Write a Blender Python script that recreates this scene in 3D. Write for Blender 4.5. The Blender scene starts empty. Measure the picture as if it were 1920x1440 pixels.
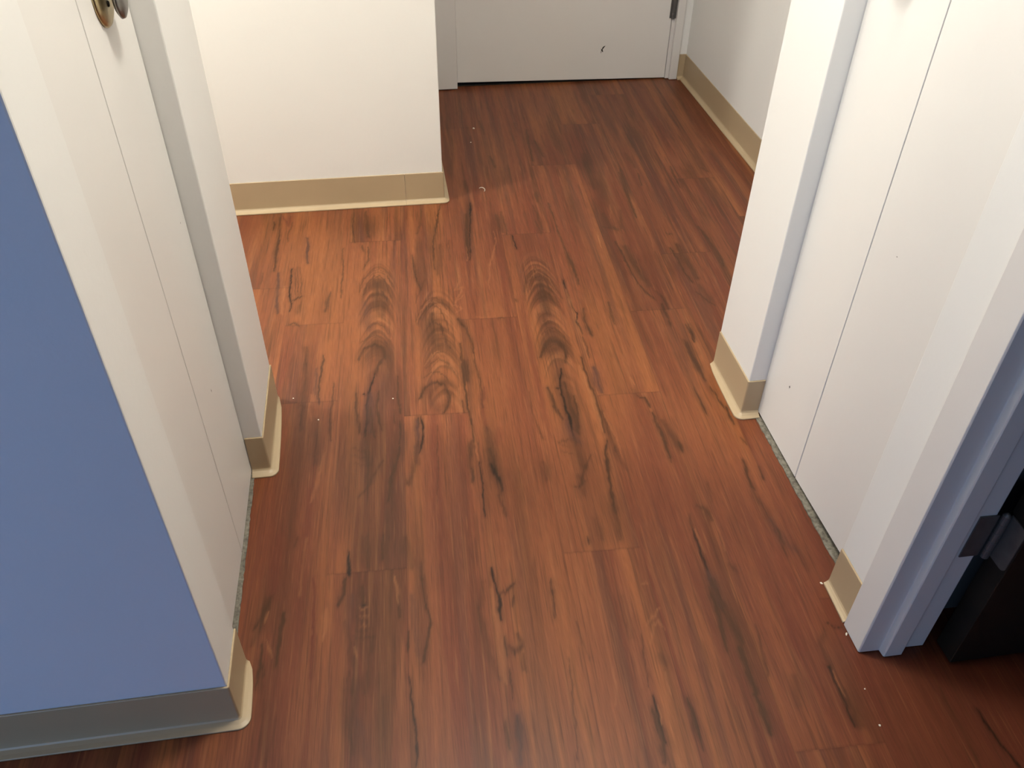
import bpy, bmesh, math, random
import numpy as np
from mathutils import Vector, Matrix

scene = bpy.context.scene
C = scene.collection

# ---------------------------------------------------------------- camera
cam_data = bpy.data.cameras.new('camera')
cam_data.sensor_fit = 'HORIZONTAL'
cam_data.sensor_width = 36.0
cam_data.lens = 1593.72 / 1920.0 * 36.0
cam_data.clip_start = 0.02
cam = bpy.data.objects.new('camera', cam_data)
C.objects.link(cam)
_r = Vector((0.98875224, -0.14904445, 0.01244059))
_u = Vector((0.08669923, 0.63895648, 0.76434146))
_f = Vector((0.12186985, 0.75466573, -0.64469169))
M = Matrix(((_r.x, _u.x, -_f.x, 0.0), (_r.y, _u.y, -_f.y, 0.0), (_r.z, _u.z, -_f.z, 1.31753), (0, 0, 0, 1)))
cam.matrix_world = M
scene.camera = cam

# ---------------------------------------------------------------- world, lamps, exposure
world = bpy.data.worlds.new('world')
world.use_nodes = True
world.node_tree.nodes['Background'].inputs[0].default_value = (0.55, 0.65, 1.0, 1)
world.node_tree.nodes['Background'].inputs[1].default_value = 0.09
scene.world = world

def lamp(name, loc, size, power, color, aim=None, shape='DISK', size_y=None):
    d = bpy.data.lights.new(name, 'AREA')
    d.shape = shape
    d.size = size
    if size_y: d.size_y = size_y
    d.energy = power
    d.color = color
    o = bpy.data.objects.new(name, d)
    o.location = loc
    if aim is not None:
        o.rotation_euler = (Vector(aim) - Vector(loc)).to_track_quat('-Z', 'Y').to_euler()
    C.objects.link(o)
    return o

hall = bpy.data.lights.new('hall_ceiling_lamp', 'POINT')                             # globe lamp above the closets
hall.energy = 67
hall.color = (1.0, 0.945, 0.85)
hall.shadow_soft_size = 0.09
_o = bpy.data.objects.new('hall_ceiling_lamp', hall)
_o.location = (0.22, 1.06, 2.27)
C.objects.link(_o)
lamp('corridor_ceiling_lamp', (-1.22, 1.96, 2.40), 0.24, 43, (1.0, 0.95, 0.85))     # in the side corridor on the left
lamp('window_daylight', (-2.1, -2.0, 0.55), 1.3, 31, (0.34, 0.58, 1.0), aim=(-0.7, 0.8, 0.2), shape='RECTANGLE', size_y=0.9)

vs = scene.view_settings
vs.view_transform = 'Standard'
vs.look = 'None'
vs.gamma = 1.0
vs.exposure = 0.0
vs.use_curve_mapping = False

# ---------------------------------------------------------------- helpers
def srgb(r, g, b):
    f = lambda c: (c / 12.92 if c <= 0.04045 else ((c + 0.055) / 1.055) ** 2.4)
    return (f(r / 255), f(g / 255), f(b / 255), 1.0)

def material(name, col, rough=0.5, spec=0.5, metal=0.0, var=0.04, scale=6.0, bump=0.0, bscale=120.0, col2=None):
    m = bpy.data.materials.new(name)
    m.use_nodes = True
    nt = m.node_tree
    N, L = nt.nodes, nt.links
    b = N['Principled BSDF']
    b.inputs['Roughness'].default_value = rough
    b.inputs['Specular IOR Level'].default_value = spec
    b.inputs['Metallic'].default_value = metal
    tc = N.new('ShaderNodeTexCoord')
    no = N.new('ShaderNodeTexNoise')
    no.inputs['Scale'].default_value = scale
    no.inputs['Detail'].default_value = 5
    L.new(tc.outputs['Object'], no.inputs['Vector'])
    cr = N.new('ShaderNodeValToRGB')
    cr.color_ramp.elements[0].position = 0.3
    cr.color_ramp.elements[1].position = 0.7
    c = Vector(col[:3])
    c2 = Vector(col2[:3]) if col2 else c * (1 - var)
    cr.color_ramp.elements[0].color = (*c2, 1)
    cr.color_ramp.elements[1].color = (*c, 1)
    L.new(no.outputs['Fac'], cr.inputs['Fac'])
    L.new(cr.outputs['Color'], b.inputs['Base Color'])
    if bump > 0:
        n2 = N.new('ShaderNodeTexNoise')
        n2.inputs['Scale'].default_value = bscale
        n2.inputs['Detail'].default_value = 3
        L.new(tc.outputs['Object'], n2.inputs['Vector'])
        bp = N.new('ShaderNodeBump')
        bp.inputs['Strength'].default_value = bump
        bp.inputs['Distance'].default_value = 0.002
        L.new(n2.outputs['Fac'], bp.inputs['Height'])
        L.new(bp.outputs['Normal'], b.inputs['Normal'])
    return m

M_WALL = material('wall_paint', (0.79, 0.785, 0.755), 0.50, 0.4, var=0.02, scale=2.0, bump=0.12, bscale=90)
M_DOOR = material('door_paint', (0.75, 0.735, 0.70), 0.38, 0.45, var=0.02, scale=1.5, bump=0.05, bscale=40)
M_WALL_DAYLIT = material('wall_paint_daylight_tint', (0.66, 0.71, 0.79), 0.55, 0.35, var=0.03, scale=3.0, bump=0.2, bscale=140)  # near-white paint with the blue of the daylight mixed into its colour
M_CEIL = material('ceiling_paint', (0.8, 0.79, 0.76), 0.8, 0.2, var=0.02)
M_FRAME = material('frame_paint', (0.69, 0.67, 0.645), 0.4, 0.45, var=0.03, scale=4, bump=0.06, bscale=60)
M_GREYDOOR = material('grey_door_paint', (0.74, 0.72, 0.69), 0.42, 0.45, var=0.03, scale=2, bump=0.05, bscale=40)
M_COVE = material('cove_vinyl', (0.43, 0.33, 0.205), 0.42, 0.5, var=0.05, scale=7, bump=0.03, bscale=60)
M_STRIP = material('worn_threshold', (0.22, 0.205, 0.165), 0.6, 0.4, scale=140, col2=(0.075, 0.066, 0.05), bump=0.5, bscale=200)
M_GAPSHADE = material('painted_gap_shade', (0.02, 0.018, 0.015), 0.8, 0.2)  # shade of the gap under the far door, painted as a dark colour
M_CHIP = material('paint_chip_scar', (0.03, 0.026, 0.022), 0.8, 0.2)
M_DARKWOOD = material('dark_stained_wood', (0.016, 0.012, 0.008), 0.55, 0.3, scale=9, col2=(0.010, 0.007, 0.004))
M_ROOMSHADE = material('painted_room_shade', (0.10, 0.095, 0.09), 0.7, 0.2)  # the room's lack of light is put into this dark wall colour
M_BRASS = material('brass', (0.60, 0.50, 0.28), 0.32, 0.5, 1.0, var=0.25, scale=40)
M_STEEL = material('aged_steel', (0.30, 0.29, 0.27), 0.38, 0.5, 1.0, var=0.25, scale=60)
M_HINGE = material('dull_hinge_steel', (0.16, 0.155, 0.15), 0.5, 0.5, 0.6, var=0.2, scale=50)
M_CRUMB = material('crumb', (0.75, 0.70, 0.60), 0.8, 0.2, scale=300)

def tag(o, label=None, cat=None, group=None, kind=None):
    if label: o['label'] = label
    if cat: o['category'] = cat
    if group: o['group'] = group
    if kind: o['kind'] = kind
    return o

def obj(name, bm, mat, parent=None, bevel=0.0, smooth=False):
    bmesh.ops.recalc_face_normals(bm, faces=bm.faces)
    me = bpy.data.meshes.new(name)
    bm.to_mesh(me)
    bm.free()
    for m in (mat if isinstance(mat, (list, tuple)) else [mat]):
        me.materials.append(m)
    if smooth:
        for pl in me.polygons: pl.use_smooth = True
    o = bpy.data.objects.new(name, me)
    C.objects.link(o)
    if parent: o.parent = parent
    if bevel > 0:
        md = o.modifiers.new('bevel', 'BEVEL')
        md.width = bevel
        md.segments = 2
        md.limit_method = 'ANGLE'
        md.angle_limit = math.radians(40)
    return o

def box(bm, x0, x1, y0, y1, z0, z1, mi=0):
    v = [bm.verts.new(p) for p in ((x0, y0, z0), (x1, y0, z0), (x1, y1, z0), (x0, y1, z0),
                                   (x0, y0, z1), (x1, y0, z1), (x1, y1, z1), (x0, y1, z1))]
    for q in ((0, 3, 2, 1), (4, 5, 6, 7), (0, 1, 5, 4), (1, 2, 6, 5), (2, 3, 7, 6), (3, 0, 4, 7)):
        bm.faces.new([v[i] for i in q]).material_index = mi
    return v

def prism(bm, pts, z0, z1, mi=0):
    a = [bm.verts.new((x, y, z0)) for x, y in pts]
    b = [bm.verts.new((x, y, z1)) for x, y in pts]
    n = len(pts)
    for i in range(n):
        j = (i + 1) % n
        bm.faces.new((a[i], a[j], b[j], b[i])).material_index = mi
    bm.faces.new(a[::-1]).material_index = mi
    bm.faces.new(b).material_index = mi

def lathe(bm, prof, origin, axis, seg=32, sy=1.0, mi=0):
    """revolve (dist along axis, radius) around an axis through origin"""
    ax = Vector(axis).normalized()
    e1 = Vector((0, 0, 1)) if abs(ax.z) < 0.9 else Vector((1, 0, 0))
    e2 = ax.cross(e1).normalized()
    o = Vector(origin)
    rings = []
    for h, r in prof:
        if r < 1e-6:
            rings.append([bm.verts.new(o + ax * h)])
        else:
            rings.append([bm.verts.new(o + ax * h + e1 * (r * math.cos(2 * math.pi * k / seg))
                                       + e2 * (r * sy * math.sin(2 * math.pi * k / seg))) for k in range(seg)])
    for a, b in zip(rings, rings[1:]):
        for k in range(seg):
            k2 = (k + 1) % seg
            if len(a) == 1 and len(b) == 1: continue
            if len(a) == 1: bm.faces.new((a[0], b[k2], b[k])).material_index = mi
            elif len(b) == 1: bm.faces.new((a[k], a[k2], b[0])).material_index = mi
            else: bm.faces.new((a[k], a[k2], b[k2], b[k])).material_index = mi

def structure(name, bm, mat, label, cat, bevel=0.0, smooth=False):
    o = obj(name, bm, mat, None, bevel, smooth)
    return tag(o, label, cat, None, 'structure')

H = 2.44                                  # ceiling height
HB = 0.1016                               # cove base height
# ---------------------------------------------------------------- plank floor
TH = 0.04                                  # the planks run a little askew to the walls
CT, ST = math.cos(TH), math.sin(TH)
W, LEN = 0.152, 1.219
U0 = -0.072
RS = np.random.RandomState(11)
PERM = RS.rand(512, 512).astype(np.float32)

def vnoise(x, y, seed=0):
    x = x + seed * 17.31; y = y + seed * 5.77
    xi = np.floor(x).astype(int); yi = np.floor(y).astype(int)
    fx = x - xi; fy = y - yi
    fx = fx * fx * (3 - 2 * fx); fy = fy * fy * (3 - 2 * fy)
    g = lambda a, b: PERM[a % 512, b % 512]
    return (g(xi, yi) * (1 - fx) + g(xi + 1, yi) * fx) * (1 - fy) + (g(xi, yi + 1) * (1 - fx) + g(xi + 1, yi + 1) * fx) * fy

def fbm(x, y, seed=0, o=3):
    s = 0; a = 0.5; t = 0
    for k in range(o):
        s = s + a * vnoise(x * 2 ** k, y * 2 ** k, seed + k * 3); t += a; a *= 0.5
    return s / t

PAL = dict(base=srgb(153, 89, 58), tan=srgb(176, 108, 64), red=srgb(134, 71, 48), d=srgb(90, 56, 33), k=srgb(40, 26, 16),
           v=srgb(98, 63, 52), l=srgb(194, 128, 82), r=srgb(122, 60, 42))
PAL = {k: np.array(c[:3], np.float32) for k, c in PAL.items()}
GAIN = 0.55

# grain figures of the printed planks: kind, width in mm, strength, points (across, along) in metres on the floor
STROKES = """
d 2.5 0.45 -0.186,1.982 -0.178,2.043 -0.154,2.081 -0.135,2.091 -0.116,2.075 -0.104,2.036 -0.095,1.996
l 3 0.35 -0.182,1.960 -0.173,2.028 -0.154,2.064 -0.135,2.075 -0.115,2.054 -0.101,1.997
d 2.5 0.55 -0.176,1.965 -0.168,2.020 -0.150,2.052 -0.135,2.059 -0.119,2.038 -0.110,1.998 -0.101,1.942
d 24 0.55 -0.136,2.022 -0.134,1.945 -0.130,1.867
d 4 0.6 -0.125,1.977 -0.113,1.943 -0.107,1.906
d 3 0.4 -0.134,1.951 -0.119,1.923 -0.108,1.890
l 4 0.45 -0.164,1.810 -0.150,1.838 -0.133,1.849 -0.116,1.833 -0.098,1.799
d 2.5 0.5 -0.161,1.812 -0.147,1.824 -0.136,1.830 -0.121,1.816 -0.107,1.781
l 4 0.4 -0.169,1.758 -0.155,1.792 -0.136,1.808 -0.118,1.789 -0.101,1.756
d 3 0.45 -0.177,1.749 -0.163,1.767 -0.141,1.779 -0.121,1.763 -0.110,1.734
d 7 0.8 -0.181,1.677 -0.171,1.721 -0.140,1.739 -0.121,1.721 -0.116,1.680
v 22 0.35 -0.172,1.928 -0.165,1.850 -0.155,1.800
d 2.5 0.45 -0.034,1.833 -0.024,1.888 -0.005,1.923 0.014,1.937 0.034,1.919 0.047,1.876
l 3 0.35 -0.033,1.823 -0.021,1.877 -0.004,1.907 0.013,1.918 0.033,1.898 0.046,1.850
d 2.5 0.55 -0.032,1.813 -0.019,1.862 -0.003,1.891 0.012,1.900 0.029,1.883 0.039,1.836 0.048,1.781
d 22 0.55 0.008,1.859 0.005,1.799 0.004,1.728
d 4 0.6 0.015,1.818 0.026,1.802 0.033,1.768
l 4 0.4 -0.005,1.660 0.004,1.682 0.015,1.681 0.030,1.653
d 3 0.4 -0.008,2.022 -0.019,1.978 -0.035,1.915
d 3 0.8 -0.215,2.429 -0.218,2.366 -0.215,2.304 -0.206,2.242
d 10 0.6 -0.180,2.433 -0.175,2.348 -0.167,2.274
v 9 0.4 -0.200,2.406 -0.190,2.282 -0.183,2.243
d 5 0.5 -0.186,2.230 -0.182,2.192
d 4 0.5 -0.179,2.095 -0.168,2.142 -0.167,2.216
d 7 0.5 -0.006,2.432 -0.012,2.334 -0.023,2.281
d 4 0.8 0.055,2.456 0.039,2.329 0.028,2.263 0.022,2.186 0.022,2.077
d 14 0.4 0.044,2.210 0.041,2.147 0.032,2.053
d 6 0.7 -0.039,2.161 -0.035,2.082 -0.030,2.024 -0.019,1.978
d 4 0.4 0.072,2.233 0.069,2.120
d 6 0.7 0.136,2.391 0.127,2.268 0.125,2.177
k 2.5 0.7 0.152,2.447 0.141,2.320 0.128,2.115
l 3 0.6 0.122,2.190 0.120,2.116
l 4 0.4 0.092,2.082 0.089,2.048 0.090,2.013 0.073,1.964 0.098,1.979 0.072,1.905 0.096,1.940
l 4 0.4 0.066,1.895 0.089,1.877 0.070,1.858
d 6 0.6 -0.441,2.438 -0.440,2.374 -0.435,2.281 -0.438,2.210
d 4 0.8 -0.456,2.395 -0.455,2.342
d 5 0.8 -0.431,2.280 -0.435,2.210 -0.431,2.150 -0.429,2.108
d 3 0.5 -0.403,2.385 -0.409,2.315 -0.408,2.269
r 6 0.5 -0.435,2.427 -0.415,2.363 -0.411,2.420
v 6 0.8 -0.351,2.287 -0.344,2.237 -0.345,2.197 -0.337,2.141
d 2.5 0.6 -0.242,2.214 -0.238,2.145 -0.236,2.043 -0.237,1.954
k 2 0.9 -0.380,2.116 -0.379,2.056 -0.377,1.993 -0.372,1.955 -0.366,1.940 -0.371,1.904
d 5 0.8 -0.371,1.952 -0.359,1.962 -0.343,1.975
d 1.5 0.5 -0.372,2.115 -0.369,2.055 -0.361,1.981
d 1.5 0.5 -0.365,2.123 -0.360,2.054 -0.354,1.976
d 1.5 0.5 -0.356,2.126 -0.351,2.053 -0.346,1.983
d 6 0.6 -0.265,1.987 -0.272,1.935 -0.275,1.895
v 6 0.8 -0.415,2.099 -0.412,2.039 -0.409,1.981 -0.402,1.900
l 9 0.5 -0.394,2.026 -0.392,1.961 -0.390,1.895
d 2 0.5 -0.460,2.103 -0.459,2.043
d 12 0.3 -0.346,1.931 -0.349,1.895
d 5 0.6 -0.363,1.843 -0.352,1.852 -0.339,1.836
d 14 0.55 -0.316,1.740 -0.308,1.633 -0.306,1.543 -0.303,1.436
d 3 0.9 -0.268,1.708 -0.270,1.651 -0.272,1.588 -0.268,1.523
v 6 0.45 -0.283,1.652 -0.280,1.568 -0.267,1.523
d 3 0.6 -0.237,1.593 -0.238,1.520 -0.240,1.474 -0.236,1.393
l 7 0.45 -0.245,1.359 -0.253,1.299 -0.259,1.248 -0.264,1.218
l 4 0.4 -0.289,1.557 -0.289,1.502 -0.283,1.463
d 16 0.5 -0.273,1.470 -0.266,1.396 -0.264,1.327
d 6 0.85 -0.118,1.681 -0.132,1.651 -0.139,1.617
k 2.8 1 -0.139,1.617 -0.152,1.568 -0.158,1.513 -0.156,1.459 -0.158,1.403
v 13 0.7 -0.152,1.544 -0.150,1.481 -0.147,1.413
d 5 0.8 -0.183,1.551 -0.183,1.500 -0.175,1.445 -0.169,1.412
d 4 0.8 -0.131,1.558 -0.136,1.511 -0.130,1.456 -0.123,1.418
k 4 0.7 -0.168,1.544 -0.162,1.545
d 5 0.8 -0.151,1.496 -0.145,1.435 -0.137,1.398
d 22 0.5 -0.154,1.407 -0.156,1.368 -0.150,1.316
d 12 0.5 -0.158,1.357 -0.147,1.299 -0.146,1.250
d 5 0.5 -0.119,1.319 -0.138,1.281 -0.151,1.244 -0.169,1.221
d 3 0.3 -0.185,1.367 -0.168,1.357 -0.148,1.350
d 3 0.3 -0.186,1.343 -0.167,1.334 -0.148,1.336
d 3 0.3 -0.183,1.319 -0.162,1.310 -0.147,1.312
d 3 0.9 -0.085,1.604 -0.086,1.550 -0.083,1.506 -0.080,1.470
d 3 0.5 -0.093,1.483 -0.092,1.438
d 2.5 0.8 -0.081,1.444 -0.083,1.368
d 4 0.9 -0.082,1.361 -0.090,1.323 -0.101,1.268 -0.107,1.202
v 10 0.4 -0.075,1.428 -0.073,1.377 -0.076,1.322
l 3 0.4 -0.020,1.641 -0.003,1.679 0.015,1.695 0.036,1.675 0.053,1.638
d 2.5 0.45 -0.015,1.631 0.002,1.656 0.016,1.666 0.035,1.649 0.052,1.612
d 2.5 0.45 -0.022,1.594 -0.008,1.609 0.011,1.616 0.029,1.597 0.043,1.558
d 8 0.75 -0.035,1.517 -0.023,1.556 0.002,1.577 0.025,1.564 0.034,1.526 0.029,1.487 0.019,1.461
d 16 0.35 -0.015,1.547 -0.007,1.498 0.005,1.474
l 10 0.5 0.056,1.545 0.056,1.500 0.058,1.461
d 2 0.7 0.063,1.504 0.066,1.460
d 2.5 0.8 0.072,1.722 0.073,1.597 0.073,1.506 0.077,1.436 0.082,1.362
d 10 0.7 0.081,1.649 0.083,1.605 0.079,1.571
d 5 0.9 -0.040,1.455 -0.041,1.418
k 2.8 0.9 -0.034,1.458 -0.030,1.417 -0.033,1.366 -0.038,1.339
v 8 0.7 -0.044,1.448 -0.043,1.374 -0.047,1.306
d 9 0.5 -0.041,1.374 -0.050,1.313 -0.065,1.248
d 1.5 0.5 0.004,1.421 -0.001,1.335 -0.006,1.192
r 8 0.4 0.110,1.527 0.110,1.456 0.115,1.395
d 14 0.55 0.115,1.403 0.120,1.289 0.125,1.198
d 2 0.5 0.089,1.362 0.093,1.259
d 8 0.5 0.077,1.363 0.067,1.294 0.068,1.245
d 5 0.7 0.071,1.830 0.086,1.801 0.099,1.752 0.104,1.718 0.103,1.680
d 12 0.5 0.077,1.829 0.085,1.797
d 2.5 0.6 0.103,1.680 0.107,1.629 0.112,1.572 0.109,1.473
d 13 0.6 0.082,1.650 0.080,1.605 0.081,1.575
d 2.5 0.6 0.073,1.721 0.076,1.651 0.075,1.575 0.075,1.476
d 3 0.5 0.180,1.820 0.188,1.826 0.196,1.822
l 3 0.3 0.121,1.834 0.147,1.830 0.173,1.834
d 4 0.5 0.235,1.909 0.238,1.894
d 6 0.6 0.025,1.813 0.034,1.775 0.039,1.731 0.046,1.704
r 7 0.4 0.119,1.542 0.114,1.500
d 2 0.6 0.077,1.476 0.079,1.414 0.080,1.373
d 8 0.4 0.071,1.359 0.075,1.320
l 2 0.5 0.079,1.414 0.085,1.348 0.087,1.280 0.088,1.257
d 4 0.6 0.069,1.282 0.070,1.254 0.066,1.239
d 9 0.75 0.115,1.335 0.119,1.277 0.124,1.249
k 5 0.7 0.113,1.287 0.120,1.259 0.129,1.230 0.130,1.208
d 6 0.6 0.119,1.198 0.126,1.169 0.131,1.139
r 14 0.3 0.141,1.398 0.134,1.348
k 2 0.8 0.087,1.297 0.089,1.250 0.089,1.190 0.087,1.144
d 7 0.4 -0.072,1.259 -0.067,1.247 -0.060,1.265
d 2.5 0.45 0.264,1.942 0.278,2.020 0.310,2.058 0.334,2.039 0.350,1.966 0.365,1.895
l 3 0.35 0.267,1.927 0.285,2.003 0.314,2.041 0.338,2.006 0.354,1.934
d 2.5 0.55 0.282,1.948 0.303,2.010 0.322,2.016 0.336,1.959 0.351,1.882
d 20 0.6 0.314,1.993 0.317,1.915 0.313,1.827
d 4 0.6 0.321,1.945 0.337,1.905 0.340,1.868
l 4 0.4 0.291,1.787 0.314,1.809 0.336,1.789 0.355,1.726
d 2.5 0.5 0.285,1.746 0.321,1.770 0.340,1.734 0.349,1.687
d 8 0.75 0.274,1.668 0.296,1.712 0.320,1.709 0.335,1.675 0.336,1.643
d 20 0.4 0.292,1.829 0.305,1.771
k 2 0.9 0.380,1.987 0.382,1.894 0.384,1.849 0.393,1.827 0.385,1.792
l 6 0.5 0.381,1.939 0.383,1.820 0.385,1.710 0.387,1.632
d 5 0.7 0.413,1.846 0.407,1.790 0.416,1.727
d 6 0.7 0.412,2.134 0.419,2.065 0.421,1.967
d 6 0.6 0.244,2.393 0.247,2.323 0.250,2.257
d 14 0.5 0.228,2.374 0.237,2.267
k 3 0.8 0.265,2.246 0.268,2.164
k 3 0.9 0.151,2.462 0.148,2.381
d 7 0.6 0.135,2.382 0.130,2.267 0.123,2.134
d 5 0.5 0.345,2.325 0.354,2.248
d 3 0.6 0.402,2.379 0.408,2.224 0.415,2.065
l 3 0.5 0.209,2.279 0.213,2.214 0.182,2.086 0.167,1.959
l 3 0.5 0.524,2.233 0.523,2.151
d 6 0.6 0.486,1.869 0.481,1.804 0.482,1.769
r 8 0.3 0.128,1.963 0.124,1.859
k 2.6 1 0.314,1.597 0.303,1.547 0.300,1.498 0.303,1.442 0.304,1.389 0.304,1.352
d 10 0.75 0.314,1.546 0.314,1.480 0.318,1.410 0.316,1.366
d 6 0.85 0.271,1.529 0.277,1.476 0.284,1.436
d 4 0.7 0.275,1.464 0.288,1.413
k 4 0.8 0.289,1.527 0.296,1.526
d 4 0.8 0.327,1.495 0.328,1.440 0.317,1.373
v 18 0.5 0.293,1.412 0.300,1.360 0.311,1.337
d 5 0.5 0.269,1.341 0.292,1.346
d 18 0.45 0.302,1.345 0.305,1.303 0.308,1.261
d 3 0.3 0.271,1.334 0.289,1.325
d 3 0.3 0.272,1.313 0.291,1.304
d 5 0.5 0.333,1.293 0.313,1.261 0.302,1.229
d 8 0.75 0.269,1.650 0.286,1.694 0.312,1.715 0.332,1.694 0.339,1.657 0.329,1.622
d 22 0.4 0.286,1.671 0.312,1.678
d 5 0.6 0.391,1.722 0.391,1.670 0.390,1.634
d 4 0.8 0.385,1.791 0.393,1.731
d 6 0.7 0.407,1.764 0.416,1.724
d 3.5 0.9 0.371,1.640 0.371,1.591 0.374,1.532 0.377,1.474 0.379,1.443 0.377,1.382 0.377,1.360
k 2.6 0.8 0.376,1.335 0.367,1.297 0.358,1.224
v 13 0.8 0.396,1.593 0.393,1.547 0.395,1.501
l 8 0.5 0.362,1.601 0.365,1.541 0.369,1.491 0.372,1.405 0.372,1.368
d 10 0.5 0.382,1.434 0.387,1.366 0.389,1.301
l 1.5 0.4 0.387,1.430 0.397,1.365 0.402,1.279
d 4 0.8 0.479,1.477 0.494,1.471 0.499,1.439
d 7 0.8 0.500,1.419 0.503,1.377 0.506,1.326 0.504,1.269
d 14 0.5 0.517,1.391 0.527,1.331 0.534,1.291
d 5 0.7 0.536,1.315 0.535,1.284
d 2.5 0.6 0.506,1.326 0.505,1.283 0.504,1.252
l 3 0.5 0.479,1.551 0.481,1.521
d 8 0.3 0.474,1.505 0.480,1.480
d 8 0.7 0.651,1.674 0.648,1.619 0.653,1.556 0.657,1.521
d 4 0.7 0.678,1.749 0.677,1.681
d 3 0.7 0.626,1.768 0.627,1.743
d 2 0.6 0.621,1.491 0.623,1.451 0.625,1.403
d 4 0.8 0.660,1.496 0.668,1.458
d 3 0.4 0.224,1.521 0.224,1.434 0.236,1.352
k 3.5 0.9 0.301,1.460 0.305,1.419 0.306,1.379
d 3.5 0.9 0.315,1.381 0.316,1.368
d 2 0.8 0.376,1.337 0.369,1.301 0.361,1.242 0.355,1.186 0.354,1.134
d 10 0.5 0.354,1.175 0.353,1.122
d 12 0.4 0.225,1.281 0.226,1.232
d 5 0.5 0.320,1.267 0.304,1.236 0.292,1.203
d 4 0.4 0.281,1.207 0.293,1.201 0.307,1.222
d 10 0.5 0.296,1.237 0.299,1.180
d 10 0.4 0.389,1.313 0.395,1.274 0.401,1.245
d 3 0.7 0.684,2.659 0.677,2.536 0.668,2.428 0.666,2.319
d 3 0.6 0.738,2.621 0.732,2.531
d 20 0.6 0.591,2.151 0.602,2.051 0.615,1.939
d 5 0.8 0.569,2.179 0.577,2.102 0.582,2.017 0.585,1.948
d 5 0.8 0.590,1.942 0.602,1.896 0.617,1.868
d 8 0.6 0.627,1.910 0.641,1.876 0.643,1.823
d 4 0.7 0.628,1.851 0.627,1.784
d 20 0.6 0.750,2.150 0.753,2.061 0.760,1.966
d 5 0.8 0.725,2.133 0.731,2.063 0.731,2.003 0.744,1.944
d 4 0.7 0.740,1.895 0.757,1.855 0.773,1.827
d 9 0.5 0.757,1.932 0.769,1.854
d 6 0.8 0.843,2.248 0.853,2.173 0.859,2.114 0.861,2.052 0.855,2.016
d 12 0.5 0.563,2.356 0.571,2.272 0.592,2.256
d 5 0.6 0.547,2.274 0.591,2.249
l 4 0.4 0.596,2.412 0.594,2.368 0.582,2.326
l 3 0.5 0.525,2.249 0.521,2.157
l 3 0.4 0.682,2.208 0.674,2.118
d 5 0.6 0.736,2.216 0.752,2.208
d 3 0.7 0.414,2.135 0.420,2.073 0.420,1.997
d 14 0.5 0.574,2.720 0.574,2.610 0.569,2.521
d 6 0.5 0.861,2.661 0.855,2.505
d 5 0.5 0.970,2.643 0.984,2.608
d 8 0.4 0.624,2.373 0.606,2.255
d 6 0.5 0.234,3.102 0.241,2.980
d 8 0.5 0.244,2.793 0.256,2.705
d 7 0.5 0.401,3.007 0.394,2.854 0.392,2.746
d 10 0.5 0.421,2.908 0.432,2.778
d 20 0.5 0.580,2.783 0.578,2.644
d 10 0.5 0.143,2.615 0.148,2.536
d 4 0.5 0.351,2.427 0.362,2.271
d 3 0.7 0.403,2.438 0.405,2.329
d 10 0.5 0.373,2.516 0.368,2.448
d 8 0.5 0.768,2.947 0.765,2.823
d 12 0.4 0.730,2.771 0.738,2.665
l 3 0.3 0.409,3.140 0.414,2.976
l 3 0.3 0.676,2.906 0.675,2.722
d 3 0.6 0.677,2.636 0.666,2.476 0.663,2.328
k 3 0.9 -0.183,1.077 -0.182,1.024
d 6 0.8 -0.188,1.017 -0.191,0.977 -0.200,0.953
d 18 0.4 -0.153,1.110 -0.149,1.039
d 14 0.4 -0.076,1.103 -0.063,1.030
d 5 0.7 -0.118,1.113 -0.119,1.052
d 8 0.6 -0.156,0.993 -0.154,0.963 -0.153,0.949
k 3 0.6 -0.155,0.954 -0.151,0.948
l 3 0.45 -0.161,0.947 -0.153,0.943 -0.145,0.945
d 2.5 0.35 -0.165,0.926 -0.152,0.918 -0.143,0.919
l 3 0.3 -0.161,0.930 -0.151,0.927 -0.143,0.930
d 2.5 0.35 -0.164,0.900 -0.152,0.894 -0.140,0.900
l 4 0.3 -0.156,0.909 -0.148,0.906
d 3 0.4 -0.167,0.887 -0.152,0.881 -0.132,0.883
d 9 0.5 -0.184,0.918 -0.173,0.872 -0.169,0.828
v 14 0.4 -0.174,0.975 -0.177,0.937 -0.178,0.906
d 6 0.5 -0.134,0.881 -0.137,0.850
l 3 0.4 -0.166,0.866 -0.160,0.844
d 6 0.8 -0.044,1.039 -0.043,0.982 -0.039,0.942
d 4.5 0.9 -0.039,0.942 -0.032,0.896 -0.038,0.867 -0.043,0.841 -0.048,0.822
d 3 0.8 -0.073,0.889 -0.073,0.848
v 10 0.4 -0.064,0.964 -0.061,0.906 -0.055,0.837
d 3 0.6 -0.088,0.967 -0.087,0.918
l 4 0.5 -0.096,1.013 -0.092,0.987 -0.089,0.952
r 4 0.7 -0.246,1.023 -0.243,0.967 -0.241,0.906 -0.238,0.865 -0.238,0.813
l 5 0.5 -0.218,0.950 -0.222,0.899 -0.224,0.886
l 6 0.35 -0.270,1.122 -0.268,1.062 -0.270,0.985
r 14 0.5 -0.323,1.133 -0.322,1.056 -0.319,0.990
d 6 0.6 -0.319,0.990 -0.327,0.957 -0.345,0.921
d 10 0.5 -0.325,0.985 -0.332,0.929 -0.345,0.889
d 3 0.8 -0.326,0.887 -0.326,0.844 -0.329,0.802
d 5 0.8 -0.294,0.949 -0.296,0.916 -0.297,0.884 -0.300,0.841
l 3 0.6 -0.322,0.956 -0.327,0.933
l 3 0.6 -0.319,0.893 -0.306,0.859
d 12 0.5 -0.328,0.854 -0.320,0.822
d 12 0.4 -0.175,0.815 -0.168,0.779
d 16 0.35 -0.143,0.812 -0.146,0.777
d 3 0.5 -0.286,1.129 -0.290,1.102
v 14 0.35 -0.155,0.727 -0.146,0.687 -0.138,0.653
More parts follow.
